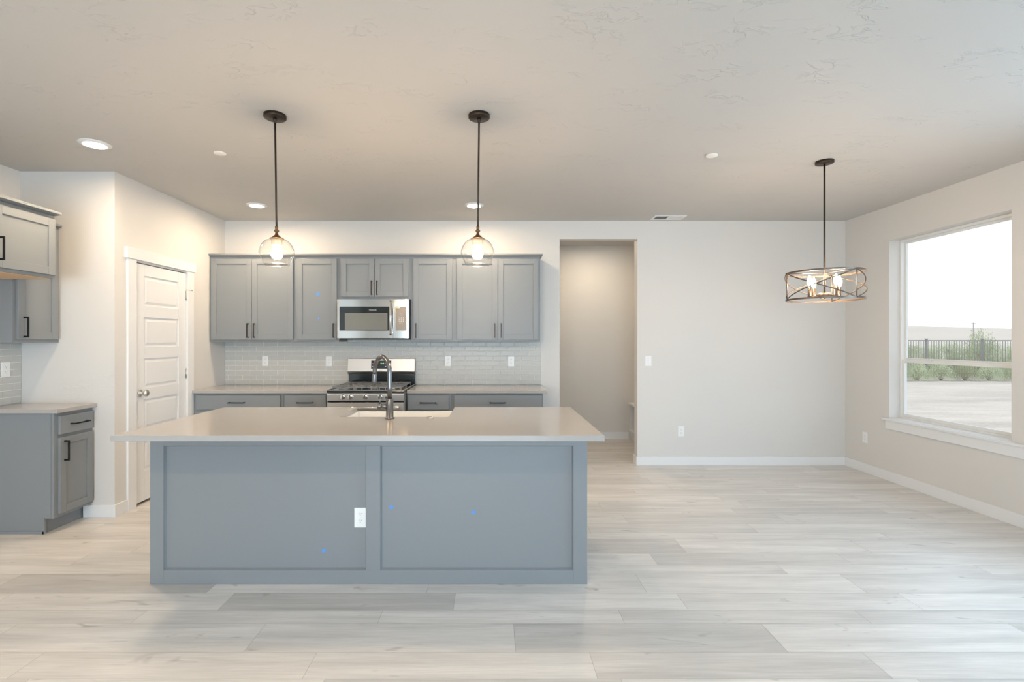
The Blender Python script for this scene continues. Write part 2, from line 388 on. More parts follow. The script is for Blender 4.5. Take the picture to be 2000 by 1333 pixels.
# dining window ----------------------------------------------------
def window(name, y0, y1, z0, z1, label, parts=True):
    t = thing(name, label, 'window', (XR, y1, 0), -PI/2); t['kind'] = 'structure'
    W = y1-y0; fy0, fy1 = .100, .158                    # frame depth from the room face of the wall
    def rect(a, b, c, d, e, ya, yb, nm, mat, par, bev=.0015):
        mm = MB(); mm.box(a, a+e, ya, yb, c, d); mm.box(b-e, b, ya, yb, c, d); mm.box(a+e, b-e, ya, yb, c, c+e); mm.box(a+e, b-e, ya, yb, d-e, d)
        return mm.build(nm, mat, par, bevel=bev)
    rect(.001, W-.001, z0+.001, z1-.001, .022, fy0, fy1, 'window_frame', VINYL, t)
    zm = z0 + (1.19-.626)
    up = rect(.023, W-.023, zm+.018, z1-.023, .020, fy0+.034, fy0+.052, 'upper_sash', VINYL, t)
    B(.043, W-.043, fy0+.041, fy0+.045, zm+.038, z1-.043).build('pane', PANE, up)
    lo = rect(.023, W-.023, z0+.023, zm+.020, .028, fy0+.008, fy0+.030, 'lower_sash', VINYL, t)
    B(.051, W-.051, fy0+.017, fy0+.021, z0+.051, zm-.008).build('pane', PANE, lo)
    for fx in (.27, .73):
        mm = MB(); mm.box(W*fx-.03, W*fx+.03, fy0+.010, fy0+.030, zm+.0205, zm+.030); mm.cyl((W*fx-.02, fy0+.018, zm+.036), (W*fx+.028, fy0+.012, zm+.034), .005, 8)
        mm.build('sash_lock', VINYL, t)
    B(.024, .034, fy0-.006, fy0, zm+.42, zm+.47).build('sash_clip', VINYL, t, bevel=.001)
    return t
window('window_1', WY0, WY1, WZ0, WZ1, 'white vinyl single-hung dining window looking onto the yard')
m = MB(); m.box(XR-.032, XR, WY0-.15, WY1+.062, WZ0-.022, WZ0); m.box(XR, XR+.10, WY0, WY1, WZ0-.001, WZ0+.004)
m.box(XR-.018, XR, WY0-.13, WY1+.030, WZ0-.108, WZ0-.022)
struct(m.build('trim_2', TRIM, bevel=.002), 'white sill board and apron under the dining window', 'window sill')
window('window_2', W2[0], W2[1], W2[2], W2[3], 'white vinyl window nearer the room end on the right wall')
m = MB()
for x in (-2.5, -.72, 1.04): m.box(x, x+.06, YR-.08, YR-.03, 0, 2.2)
m.box(-2.44, 1.04, YR-.08, YR-.03, 2.13, 2.2); m.box(-2.44, 1.04, YR-.08, YR-.03, 0, .08)
dn = m.build('door_2', VINYL); struct(dn)
pn = B(-2.44, 1.04, YR-.057, YR-.053, .08, 2.13).build('pane', PANE, dn)

# ------------------------------------------------------------------ cabinets
CAB_BAR = {}
def bar_pull(parent, cx, cz, y, length, vertical, mat=BLACKM):
    """square bar pull standing off the front; front faces -y"""
    h = length/2; m = MB(); b = .0048
    if vertical:
        m.box(cx-b, cx+b, y-.036, y-.027, cz-h, cz+h)
        for s in (-1, 1): m.box(cx-b, cx+b, y-.028, y, cz+s*(h-.006)-.006, cz+s*(h-.006)+.006)
    else:
        m.box(cx-h, cx+h, y-.036, y-.027, cz-b, cz+b)
        for s in (-1, 1): m.box(cx+s*(h-.006)-.006, cx+s*(h-.006)+.006, y-.028, y, cz-b, cz+b)
    return m.build('handle', mat, parent, bevel=.0008)
def shaker(parent, x0, x1, z0, z1, y, name='door', st=.056, th=.020):
    """frame-and-panel front; front face at y - th"""
    f = y-th; m = MB()
    m.box(x0, x0+st, f, y, z0, z1); m.box(x1-st, x1, f, y, z0, z1)
    m.box(x0+st, x1-st, f, y, z0, z0+st); m.box(x0+st, x1-st, f, y, z1-st, z1)
    m.box(x0+st-.002, x1-st+.002, f+.009, y-.001, z0+st-.002, z1-st+.002)
    return m.build(name, CAB, parent, bevel=.0016)
def slab(parent, x0, x1, z0, z1, y, th=.020):
    return B(x0, x1, y-th, y, z0, z1).build('drawer', CAB, parent, bevel=.0022)
def carcass(parent, w, d, z0, z1, toe=0, openings=(), mat=CAB, rail=.04):
    """box with a face frame proud in the reveals"""
    m = MB()
    if toe:
        m.prism([(-.002, z0), (-d+.075, z0), (-d+.075, z0+toe), (-d, z0+toe), (-d, z1), (-.002, z1)], 'x', .0015, w)
    else: m.box(0, w, -d, -.002, z0, z1)
    return m.build('cabinet_body', mat, parent, bevel=.001)

UZ0, UZ1 = 1.387, 2.292
XB = [-3.0, -2.086, -1.628, -.866, -.409, .505]
def upper(x0, x1, z0, z1, doors, label, group='wall cabinets above the tiled counter', depth=.305):
    t = thing('wall_cabinet', label, 'cabinet', (x0, YB, 0), 0, group); w = x1-x0
    carcass(t, w, depth-.0, z0, z1)
    for (a, b, c, d, hx, hz) in doors:
        dd = shaker(t, a-x0, b-x0, c, d, -depth)
        bar_pull(dd, hx-x0, hz, -depth-.020, .152, True, HP)
    return t
HP = pm('dark_bronze_pull', (.045, .032, .027), .35, .7)
d0, d1 = 1.408, 2.266
hz = 1.505
upper(XB[0], XB[1], UZ0, UZ1, [(-2.978, -2.550, d0, d1, -2.582, hz), (-2.546, -2.112, d0, d1, -2.514, hz)], 'grey two-door wall cabinet at the left end beside the pantry wall')
upper(XB[1], XB[2], UZ0, UZ1, [(-2.070, -1.648, d0, d1, -1.676, hz)], 'grey single-door wall cabinet left of the microwave, two blue tape marks on it')
upper(XB[2], XB[3], 1.836, UZ1, [(-1.604, -1.250, 1.863, d1, -1.276, 1.955), (-1.246, -.890, 1.863, d1, -1.220, 1.955)], 'short grey two-door wall cabinet right above the microwave')
upper(XB[3], XB[4], UZ0, UZ1, [(-.838, -.428, d0, d1, -.810, hz)], 'grey single-door wall cabinet right of the microwave')
upper(XB[4], XB[5], UZ0, UZ1, [(-.377, .054, d0, d1, .024, hz), (.058, .486, d0, d1, .090, hz)], 'grey two-door wall cabinet at the right end near the doorway')
def crown(name, label, x0, x1, depth, loc, rz, right=0, left=0, oh=.028):
    pr = []
    t = thing(name, label, 'moulding', loc, rz)
    m = MB(); m.box(x0-left, x1+right, -depth-oh, -.001, 2.300, 2.318)
    m.prism([(-depth+.002, UZ1), (-depth-.010, UZ1), (-depth-oh+.004, 2.300), (-depth+.002, 2.300)], 'x', x0, x1+right*.5)
    m.box(x0, x1, -depth, -.001, UZ1, 2.300)
    m.build('top_board', CAB, t, bevel=.001)
    return t
crown('cabinet_moulding', 'flat grey top moulding running along the back wall cabinets', XB[0], XB[5], .305, (0, YB, 0), 0, right=.025)

# left wall: cabinets facing +x (local x = world y)
A0 = 3.56
def leftwall(name, label, cat, y0, group=None): return thing(name, label, cat, (XL, y0, 0), PI/2, group)
t = leftwall('wall_cabinet', 'narrow grey wall cabinet on the left wall beside the pantry corner', 'cabinet', A0, 'wall cabinets on the left wall')
w_ = YP-.002-A0; carcass(t, w_, .305, UZ0-.003, UZ1)
dd = shaker(t, .022, w_-.022, d0, d1, -.305); bar_pull(dd, .068, 1.500, -.325, .152, True)
crown('cabinet_moulding', 'short grey top moulding on the narrow left wall cabinet', 0, w_, .305, (XL, A0, 0), PI/2)
t = leftwall('wall_cabinet', 'deep grey two-door cabinet with maple underside above the refrigerator space', 'cabinet', 2.645, 'wall cabinets on the left wall')
w_ = A0-2.645-.001
B(0, w_, -.61, -.002, 1.843, UZ1).build('cabinet_body', CAB, t, bevel=.001)
pl = B(.018, w_-.018, -.590, -.004, 1.839, 1.843).build('underside_panel', MAPLE, t); pl['label'] = 'bare maple underside'
for a, b, hx in ((.022, w_/2-.002, w_/2-.035), (w_/2+.002, w_-.012, w_/2+.035)):
    dd = shaker(t, a, b, 1.866, d1, -.61); bar_pull(dd, hx, 1.985, -.630, .152, True)
crown('cabinet_moulding', 'deep grey top moulding over the refrigerator space cabinet', 0, w_, .61, (XL, 2.645, 0), PI/2, oh=.052)

# base cabinets on the back wall
CT0, CT1 = .875, .905
BF = YB-.61                                      # face frame plane y = 4.965
def base(x0, x1, drawers, doors, label):
    t = thing('base_cabinet', label, 'cabinet', (x0, YB, 0), 0, 'base cabinets under the back counter'); w = x1-x0
    carcass(t, w, .61, 0, CT0, toe=.11)
    for (a, b, hx) in drawers:
        dd = slab(t, a-x0, b-x0, .712, .852, -.61); bar_pull(dd, hx-x0, .782, -.63, .160, False)
    for (a, b, hx) in doors:
        dd = shaker(t, a-x0, b-x0, .132, .692, -.61); bar_pull(dd, hx-x0, .60, -.63, .152, True)
    return t
base(XB[0], XB[1], [(-2.955, -2.115, -2.545)], [(-2.955, -2.54, -2.57), (-2.536, -2.115, -2.50)], 'wide grey base cabinet in the corner left of the range')
base(XB[1], XB[2]-.008, [(-2.068, -1.660, -1.864)], [(-2.068, -1.660, -1.69)], 'narrow grey base cabinet directly left of the range')
base(XB[3]+.010, XB[4], [(-.843, -.436, -.640)], [(-.843, -.436, -.81)], 'narrow grey base cabinet directly right of the range')
base(XB[4], XB[5], [(-.383, .490, .053)], [(-.383, .05, .02), (.054, .490, .084)], 'wide grey base cabinet at the right end of the back counter')
ct = B(XB[0]+.001, -1.614, YB-.650, YB-.001, CT0, CT1).build('countertop', QUARTZ, bevel=.0025); tag(ct, 'greige quartz countertop on the back wall left of the range', 'countertop')
ct = B(-.852, .545, YB-.650, YB-.001, CT0, CT1).build('countertop', QUARTZ, bevel=.0025); tag(ct, 'greige quartz countertop on the back wall right of the range', 'countertop')

# base cabinet on the left wall
t = leftwall('base_cabinet', 'blue-grey base cabinet on the left wall with one drawer over one door', 'cabinet', 3.595)
w_ = YP-.002-3.595; D = .573
m = MB(); m.box(.020, w_, -D+.075, -.002, 0, .11); m.box(.018, w_, -D+.02, -.002, .11, CT0); 
m.box(.0, w_, -D, -D+.02, .11, CT0)                         # face frame
m.build('cabinet_body', CAB, t, bevel=.001)
m = MB(); m.prism([(-.002, 0), (-D+.078, 0), (-D+.078, .11), (-D+.022, .11), (-D+.022, CT0), (-.002, CT0)], 'x', .0, .0175)
m.build('end_panel', CAB, t, bevel=.001)
m = MB(); m.box(-.008, .0, -D+.066, -.002, 0, .020); m.box(-.008, .012, -D+.064, -D+.080, 0, .118); m.build('shoe_moulding', CAB, t, bevel=.001)
dd = slab(t, .030, w_-.018, .712, .848, -D); bar_pull(dd, (.030+w_-.018)/2+.012, .780, -D-.02, .150, False)
dd = shaker(t, .030, w_-.018, .135, .690, -D, st=.052); bar_pull(dd, .067, .590, -D-.02, .152, True)
ct = B(XL+.001, -3.135, 3.575, YP-.001, CT0, CT1).build('countertop', QUARTZ, bevel=.0025); tag(ct, 'short greige quartz countertop on the left wall cabinet', 'countertop')

# ------------------------------------------------------------------ tiled backsplashes
def splash(name, label, x0, x1, z0, z1, loc, rz, joint0, flip=1):
    """tile field in local x/z, front -y. bevelled-rim subway tiles .156 x .0535"""
    t = thing(name, label, 'backsplash', loc, rz)
    B(x0, x1, -.004, -.0005, z0, z1).build('grout', GROUT, t)
    P, R, g = .1562, .0535, .0022; m = MB(); r = 0; z = z0
    while z < z1-.01:
        a0, a1 = z+g, min(z+R-g, z1-.001)
        x = joint0 + (P/2 if r % 2 else 0); x -= math.ceil((x-x0)/P)*P
        while x < x1:
            b0, b1 = max(x+g, x0+.001), min(x+P-g, x1-.001)
            if b1-b0 > .012 and a1-a0 > .012:
                yb, yr, yf = -.004, -.0088, -.0078
                o_ = [(b0,a0),(b1,a0),(b1,a1),(b0,a1)]
                def ring(ins, y): return [m.bm.verts.new(p) for p in ((b0+ins,y,a0+ins),(b1-ins,y,a0+ins),(b1-ins,y,a1-ins),(b0+ins,y,a1-ins))]
                R0, R1, R2, R3 = ring(0, yb), ring(.0006, yr+.0012), ring(.0042, yr), ring(.0062, yf)
                for A_, B_ in ((R0,R1),(R1,R2),(R2,R3)):
                    for i in range(4): m._f([A_[i], A_[(i+1)%4], B_[(i+1)%4], B_[i]])
                m._f(R3)
            x += P
        z += R; r += 1
    m.build('tile_field', TILE, t)
    return t
splash('backsplash', 'pale grey subway tile backsplash between back counter and wall cabinets', XB[0]+.001, .546, CT1+.001, UZ0-.001, (0, YB, 0), 0, -2.883)
splash('backsplash', 'pale grey subway tile backsplash on the left wall above the short counter', 0, YP-3.58-.001, CT1+.001, UZ0-.005, (XL, 3.58, 0), PI/2, .285)
B(XB[2]+.001, XB[3]-.001, -.004, -.0005, UZ0, 1.50).build('grout', GROUT, bpy.data.objects['backsplash'])
def tile_patch():
    m = MB(); P, R, g = .1562, .0535, .0022; z = CT1+.001+9*R; r = 9
    while z < 1.50:
        x = -2.883 + (P/2 if r % 2 else 0)
        while x < XB[3]:
            b0, b1, a0, a1 = max(x+g, XB[2]+.002), min(x+P-g, XB[3]-.002), max(z+g, UZ0+.001), z+R-g
            if b1-b0 > .012: m.box(b0, b1, -.0084, -.004, a0, a1)
            x += P
        z += R; r += 1
    m.build('tile_field', TILE, bpy.data.objects['backsplash'], bevel=.0015)
tile_patch()

# ------------------------------------------------------------------ outlets and switches
def make_outlet(label, loc, rz=0, group='white duplex outlets'):
    t = thing('wall_outlet', label, 'outlet', loc, rz, group)
    B(-.035, .035, -.0055, 0, -.057, .057).build('cover_plate', PLATE, t, bevel=.0025)
    for s in (-1, 1):
        m = MB(); pts = []
        for i in range(24):
            a = 2*PI*i/24; pts.append((.0165*math.cos(a), max(-.0135, min(.0135, .0175*math.sin(a)))+s*.0195))
        m.prism(pts, 'y', -.0072, -.005); so = m.build('socket', PLATE, t, bevel=.0005)
        m = MB(); m.box(-.0075, -.0055, -.0076, -.0070, s*.0195+.000, s*.0195+.009); m.box(.0055, .0075, -.0076, -.0070, s*.0195+.001, s*.0195+.008)
        m.cyl((0, -.0070, s*.0195-.0065), (0, -.0077, s*.0195-.0065), .0027, 10)
        m.build('slots', SLOT, so)
    MB().cyl((0, -.005, 0), (0, -.0066, 0), .003, 10).build('screw', PLATE, t)
    return t
out0 = make_outlet('white outlet on the tiles below the left end wall cabinet', (-2.546, YB-.0088, 1.170))
def outlet(label, loc, rz=0):
    t = copy_tree(out0); t.location = loc; t.rotation_euler = (0, 0, rz); t['label'] = label; return t
outlet('white outlet on the tiles just left of the range', (-1.833, YB-.0088, 1.167))
outlet('white outlet on the tiles just right of the range', (-.501, YB-.0088, 1.168))
outlet('white outlet on the tiles below the right end wall cabinet', (.207, YB-.0088, 1.165))
outlet('white outlet low on the dining wall right of the doorway', (2.115, YB, .380))
outlet('white outlet low on the right wall below the window', (XR, 5.277, .370), -PI/2)
outlet('white outlet on the left wall tiles above the short counter', (XL+.0088, 3.811, 1.177), PI/2)
sw = thing('light_switch', 'white toggle light switch on the wall right of the doorway', 'light switch', (1.748, YB, 1.170))
B(-.035, .035, -.0055, 0, -.057, .057).build('cover_plate', PLATE, sw, bevel=.0025)
MB().box(-.006, .006, -.0065, -.005, -.012, .012).box(-.004, .004, -.018, -.006, .001, .010).build('toggle', PLATE, sw, bevel=.0008)
for q in (-.030, .030): MB().cyl((0, -.005, q), (0, -.0064, q), .003, 10).build('screw', SLOT, sw)

# ------------------------------------------------------------------ island
IX0, IX1, IY0, IY1 = -1.968, .544, 2.853, 3.655
isl = thing('kitchen_island', 'large blue-grey panelled kitchen island in the middle of the floor', 'kitchen island', (0, 0, 0))
m = MB()
m.box(IX0+.012, IX1-.012, IY0+.018, IY0+.036, 0, CT0)         # board behind the front frame
m.build('back_panel', CAB, isl, bevel=.0)
m = MB()
for a in (IX0+.002, IX1-.020): B(a, a+.018, IY0+.036, IY1, 0, CT0).build('end_panel', CAB, isl, bevel=.001)
m = MB()
SX0, SX1, SY0 = -1.005, -.284, 3.227
m.box(IX0+.020, SX0-.012, IY1-.02, IY1, .11, CT0); m.box(SX1+.012, IX1-.020, IY1-.02, IY1, .11, CT0); m.box(SX0-.012, SX1+.012, IY1-.02, IY1, .11, .645)
m.box(IX0+.020, IX1-.020, IY1-.095, IY1-.075, 0, .11); m.box(IX0+.020, IX1-.020, IY0+.036, IY1-.02, .10, .118)
m.build('cabinet_body', CAB, isl, bevel=.001)
zt, zb = .796, .081
for a, b in ((IX0, -1.890), (-.727, -.645), (.465, IX1)):
    z0_, z1_ = (0, CT0) if a != -.727 else (zb, zt)
    B(a, b, IY0, IY0+.0185, z0_, z1_).build('stile', CAB, isl, bevel=.0012)
B(-1.890, .465, IY0, IY0+.0185, 0, zb).build('rail', CAB, isl, bevel=.0012)
B(-1.890, .465, IY0, IY0+.0185, zt, CT0).build('rail', CAB, isl, bevel=.0012)
def bead(x0, x1):
    m = MB(); e = .007; y0 = IY0+.006; y1 = IY0+.018
    m.prism([(x0, y1), (x0, y0), (x0+.002, y0), (x0+e, y1)], 'z', zb, zt); m.prism([(x1, y1), (x1, y0), (x1-.002, y0), (x1-e, y1)], 'z', zb, zt)
    m.prism([(y1, zb), (y0, zb), (y0, zb+.002), (y1, zb+e)], 'x', x0, x1); m.prism([(y1, zt), (y0, zt), (y0, zt-.002), (y1, zt-e)], 'x', x0, x1)
    m.build('panel_bead', CAB, isl)
bead(-1.890, -.727); bead(-.645, .465)
ot = outlet('white outlet low on the front panel of the island', (-.763, IY0+.018, .378))
cp = MB(); CX0, CX1, CY0, CY1 = -1.994, .585, 2.590, 3.690
cp.prism([(CX0, CY0), (CX1, CY0), (CX1, CY1), (SX1, CY1), (SX1, SY0+.012), (SX1-.012, SY0), (SX0+.012, SY0), (SX0, SY0+.012), (SX0, CY1), (CX0, CY1)], 'z', CT0, CT1)
ict = cp.build('countertop', QUARTZ, bevel=.0025); tag(ict, 'large greige quartz countertop of the island with a sink cutout', 'countertop')
# apron sink
sk = MB(); o0 = (SX0-.008, SX1+.008, SY0-.012, CY1+.012); wt = .024; zt_, zb_ = .8745, .655
sk.box(o0[0], o0[1], o0[2], o0[3], zb_, zb_+wt)
sk.box(o0[0], o0[0]+wt, o0[2], o0[3], zb_+wt, zt_); sk.box(o0[1]-wt, o0[1], o0[2], o0[3], zb_+wt, zt_)
sk.box(o0[0]+wt, o0[1]-wt, o0[2], o0[2]+wt, zb_+wt, zt_); sk.box(o0[0]+wt, o0[1]-wt, o0[3]-wt-.006, o0[3], zb_+wt, zt_)
snk = thing('farmhouse_sink', 'white apron-front sink set into the island countertop', 'sink')
sk.build('basin', FIRE, snk, bevel=.003, seg=3)
MB().lathe([(0, .001), (.030, .001), (.042, .004), (.045, .002), (.045, 0)], (-.645, 3.46, zb_+wt), 28).build('drain', NICKEL, snk)

# faucet
FX, FY = -.652, 3.150
fa = thing('kitchen_faucet', 'gunmetal high-arc pull-down faucet on the island', 'faucet', (FX, FY, CT1))
MB().lathe([(0, 0), (.031, 0), (.031, .006), (.026, .009), (.0235, .010), (.0235, .126), (.022, .128), (0, .128)], (0,0,0), 36).build('faucet_body', GUN, fa)
dx, dy = -.655, .756; r = .100
pts = [(0, 0, .120), (0, 0, .200), (0, 0, .290)]
for i in range(1, 19):
    a = PI*i/18; q = r - r*math.cos(a); pts.append((dx*q, dy*q, .290 + r*math.sin(a)))
q = 2*r
pts.append((dx*(q+.002), dy*(q+.002), .272))
MB().tube(pts, .0148, 20).build('spout', GUN, fa)
m = MB(); m.tube([(dx*(q+.002), dy*(q+.002), .274), (dx*(q+.002), dy*(q+.002), .270), (dx*(q+.006), dy*(q+.006), .225), (dx*(q+.010), dy*(q+.010), .193), (dx*(q+.010), dy*(q+.010), .190)], [.0155, .0165, .0168, .0172, .015], 20)
m.build('spray_head', GUN, fa)
MB().cyl((-.018, 0, .079), (-.050, 0, .079), .0165, 24).cyl((-.052, 0, .079), (-.077, 0, .079), .0195, 24).build('handle_hub', GUN, fa)
MB().tube([(-.064, 0, .092), (-.062, -.002, .110), (-.054, -.004, .152)], [.0042, .0042, .0038], 12).build('lever', GUN, fa)
ab = MB().lathe([(0, .009), (.014, .009), (.015, .007), (.015, .004), (.021, .004), (.022, 0), (0, 0)], (-.398, 3.175, CT1), 28).build('air_switch', NICKEL)
tag(ab, 'small round nickel push button on the island right of the faucet', 'button')

# ------------------------------------------------------------------ range
RX = -1.2335; RW = .374
rg = thing('gas_range', 'freestanding stainless gas range between the back counters', 'range', (RX, YB-.005, 0))
yf = 4.815-(YB-.005)                       # control panel front
m = MB(); m.box(-RW, RW, yf+.030, -.030, .02, .893); m.build('range_body', STEEL, rg, bevel=.002)
m = MB(); m.box(-RW-.002, RW+.002, yf+.018, -.030, .893, .914)
m.prism([(yf+.018, .890), (yf+.006, .892), (yf+.002, .902), (yf+.006, .914), (yf+.018, .916)], 'x', -RW-.002, RW+.002)
ck = m.build('cooktop', ENAMEL, rg, bevel=.003)
m = MB(); m.box(-RW-.003, RW+.003, yf+.001, yf+.012, .914, .919)
for s in (-1, 1): m.box(s*(RW+.003), s*(RW-.008), yf+.006, -.050, .914, .919)
m.build('cooktop_rim', STEEL, ck, bevel=.001)
m = MB(); m.prism([(yf+.035, .888), (yf+.002, .888), (yf-.004, .880), (yf, .812), (yf+.035, .812)], 'x', -RW, RW); cpn = m.build('control_panel', STEEL, rg, bevel=.003)
for kx in (-.215, -.143, .002, .148, .218):
    m = MB(); M90 = Matrix.Rotation(PI/2, 4, 'X')
    m.lathe([(0, 0), (.029, 0), (.029, .004), (.026, .006), (.0245, .020), (.0235, .023), (.020, .024), (0, .024)], (kx, yf+.001, .852), 28, M90)
    m.box(kx-.006, kx+.006, yf-.031, yf-.022, .852-.024, .852+.024)
    kn = m.build('knob', CHROME, rg, bevel=.0008)
m = MB(); m.box(-RW+.006, RW-.006, yf+.018, yf+.040, .798, .812); m.build('door_gap', DARK, rg)
m = MB(); m.box(-RW+.003, RW-.003, yf+.0, yf+.040, .215, .798); od = m.build('oven_door', STEEL, rg, bevel=.004)
for a, b in ((-.345, -.255), (-.200, -.140), (-.125, .0), (.030, .15), (.20, .345)): B(a, b, yf+.004, yf+.016, .7975, .7992).build('vent_slot', DARK, od)
MB().box(-.27, .27, yf-.002, yf+.002, .34, .66).build('oven_window', BGLASS, od, bevel=.002)
m = MB(); m.cyl((-.335, yf-.045, .752), (.335, yf-.045, .752), .0135, 20)
for s in (-1, 1): m.cyl((s*.315, yf-.045, .752), (s*.315, yf+.001, .752), .010, 14)
m.build('oven_handle', CHROME, od)
m = MB(); m.box(-RW+.003, RW-.003, yf+.004, yf+.04, .05, .205); m.build('storage_drawer', STEEL, rg, bevel=.004)
# backguard
bgf = -.075
m = MB(); m.prism([(-.004, 1.030), (bgf+.010, 1.030), (bgf-.006, 1.058), (bgf+.014, 1.200), (-.004, 1.206)], 'x', -RW+.004, RW-.002)
bgd = m.build('backguard', STEEL, rg, bevel=.003)
m = MB(); m.box(-RW+.010, RW-.004, bgf+.016, -.004, .914, 1.030); m.build('backguard_base', ENAMEL, rg, bevel=.002)
al = math.atan2(.020, .142)               # slope of the panel face
def onpanel(u, v, lift=.0008):            # u along x, v height above 1.058 on the slope
    return (u, bgf-.006 + v*math.sin(al) - lift*math.cos(al), 1.058 + v*math.cos(al) + lift*0)
def pquad(m, u0, u1, v0, v1, th):
    vs = []
    for lift in (0, th):
        for (u, v) in ((u0, v0), (u1, v0), (u1, v1), (u0, v1)): vs.append(m.bm.verts.new(onpanel(u, v, lift)))
    m._f(vs[4:]); 
    for i in range(4): m._f([vs[i], vs[(i+1)%4], vs[4+(i+1)%4], vs[4+i]])
m = MB(); pquad(m, -.109, .109, .030, .120, .0016); dp = m.build('display_panel', BGLASS, rg)
m = MB(); pquad(m, -.113, .113, .026, .124, .0008); m.build('display_bezel', CHROME, rg)
for row in (.052, .084):
    for u in (-.092, -.070, -.048, .050, .072, .094):
        m = MB(); pquad(m, u-.007, u+.007, row, row+.006, .0022); m.build('key_legend', LEGEND, dp)
text_mesh('clock_digits', '12:45', .020, GREENLED, dp, onpanel(.012, .088, .0020), (PI/2-al, 0, 0))
text_mesh('brand_name', 'FRIGIDAIRE', .0085, SLOT, rg, onpanel(.0, .013, .0006), (PI/2-al, 0, 0))
# grates and burners
gz = .948
for (gx0, gx1, nm) in ((-.340, -.118, 0), (-.112, .112, 1), (.118, .340, 0)):
    m = MB(); y0, y1 = yf+.050, -.115; ym = (y0+y1)/2; q = .006
    for (a, b) in ((y0, y0+2*q), (y1-2*q, y1), (ym-q, ym+q)): m.box(gx0, gx1, a, b, gz-.012, gz)
    for x in (gx0-.0004, gx1-2*q+.0004): m.box(x, x+2*q, y0-.0004, y1+.0004, gz-.0125, gz-.0006)
    cx = (gx0+gx1)/2
    m.box(cx-q, cx+q, y0, y1, gz-.010, gz+.001)
    for cy in ((y0+ym)/2, (ym+y1)/2):
        m.box(gx0, gx1, cy-q, cy+q, gz-.010, gz+.001)
        for sx, sy in ((1,1),(1,-1),(-1,1),(-1,-1)):
            m.prism([(cx+sx*.03, cy+sy*.036), (cx+sx*.036, cy+sy*.03), (cx+sx*.098, cy+sy*.106), (cx+sx*.092, cy+sy*.112)], 'z', gz-.009, gz)
    for x in (gx0, gx1-2*q):
        for y in (y0, ym-q, y1-2*q): m.box(x+.0003, x+2*q-.0003, y+.0003, y+2*q-.0003, .915, gz-.011)
    for x in (gx0+.06, gx1-.06-2*q): m.box(x, x+2*q, y0+.0003, y0+2*q-.0003, .915, gz-.011)
    m.build('grate', IRON, rg, bevel=.0012)
for (bx, by, br) in ((-.229, yf+.155, .044), (-.229, -.225, .036), (0, (yf+.05-.115)/2, .040), (.229, yf+.155, .040), (.229, -.225, .032)):
    bn = MB().lathe([(0, 0), (br+.012, 0), (br+.008, .010), (br, .014), (br, .020), (br-.004, .023), (0, .023)], (bx, by, .914), 28).build('burner', IRON, rg)
    MB().lathe([(0, .0), (br+.010, .0), (br+.013, .006), (br+.002, .009), (0, .009)], (bx, by, .9145), 28).build('burner_ring', NICKEL, bn)

# ------------------------------------------------------------------ microwave
mw = thing('microwave_oven', 'stainless over-the-range microwave mounted above the gas range', 'microwave', (-1.2475, YB, 0))
MW = .3785; mf = 5.170-YB; z0, z1 = 1.424, 1.830
m = MB(); m.box(-MW, MW, mf+.035, -.012, z0, z1); m.build('microwave_case', pm('dark_case_paint', (.03, .03, .03), .4), mw, bevel=.002)
fr = MB(); gx0, gx1 = -.346, .180       # door glass
px0, px1 = .238, .346
fz0, fz1 = 1.504, 1.753
sp_ = .213                              # seam between door and control side
# door: steel frame around the dark glass; edges rounded
def sidecurve(m, xa, xb, sgn):
    pts = [(xa, mf+.035)] + [(xb + sgn*(-.020+.020*math.cos(a)), mf+.018-.018*math.sin(a)) for a in [PI/2*i/6 for i in range(7)]] + [(xa, mf)]
    m.prism(pts, 'z', z0, z1)
sidecurve(fr, gx0, -MW, -1)
fr.box(gx0, sp_-.001, mf, mf+.035, z0, fz0); fr.box(gx0, sp_-.001, mf, mf+.035, fz1, z1); fr.box(gx1, sp_-.001, mf+.001, mf+.035, fz0, fz1)
MWM = pm('polished_stainless_face', (.66, .64, .61), .10, 1)
fd = fr.build('microwave_door', MWM, mw)
B(gx0, gx1+.0005, mf+.002, mf+.012, fz0, fz1).build('door_glass', BGLASS, fd)
B(-.290, .153, mf+.0012, mf+.0024, 1.512, 1.686).build('door_window', WINDOWG, fd)
text_mesh('brand_name', 'FRIGIDAIRE', .0155, LEGEND, fd, (0, mf+.0012, 1.718), (PI/2, 0, 0))
ctl = MB(); ctl.box(sp_+.001, px1+.004, mf, mf+.035, z0, fz0-.001); ctl.box(sp_+.001, px1+.004, mf, mf+.035, fz1+.001, z1); ctl.box(sp_+.001, px0, mf, mf+.035, fz0-.001, fz1+.001)
sidecurve(ctl, px1+.004, MW, 1)
cs = ctl.build('control_side', MWM, mw)
B(px0, px1+.004, mf+.001, mf+.03, fz0-.001, fz1+.001).build('keypad', FOIL, cs)
text_mesh('keypad_digits', '1  2  3\n4  5  6\n7  8  9\n0  =', .020, LEGEND, cs, ((px0+px1)/2+.004, mf+.0006, 1.605), (PI/2, 0, 0), ext=.0002)
text_mesh('keypad_digits', '- - -\n- - -', .018, LEGEND, cs, ((px0+px1)/2+.004, mf+.0006, 1.672), (PI/2, 0, 0), ext=.0002)
B(px0+.004, px0+.046, mf-.0004, mf+.002, 1.736, 1.748).build('display_sticker', pm('pale_green_sticker', (.62, .68, .42), .5), cs)
m = MB(); pts = []; rr = []
for i in range(17):
    a = i/16; zz = 1.458 + a*(1.812-1.458); pts.append((.190+.006*math.sin(a*PI), mf-.012-.040*math.sin(a*PI), zz)); rr.append(.0135)
m.tube(pts, rr, 14); m.cyl((.190, mf+.002, 1.468), (.190, mf-.018, 1.468), .011, 14); m.cyl((.190, mf+.002, 1.802), (.190, mf-.018, 1.802), .011, 14)
m.build('door_handle', CHROME, fd)
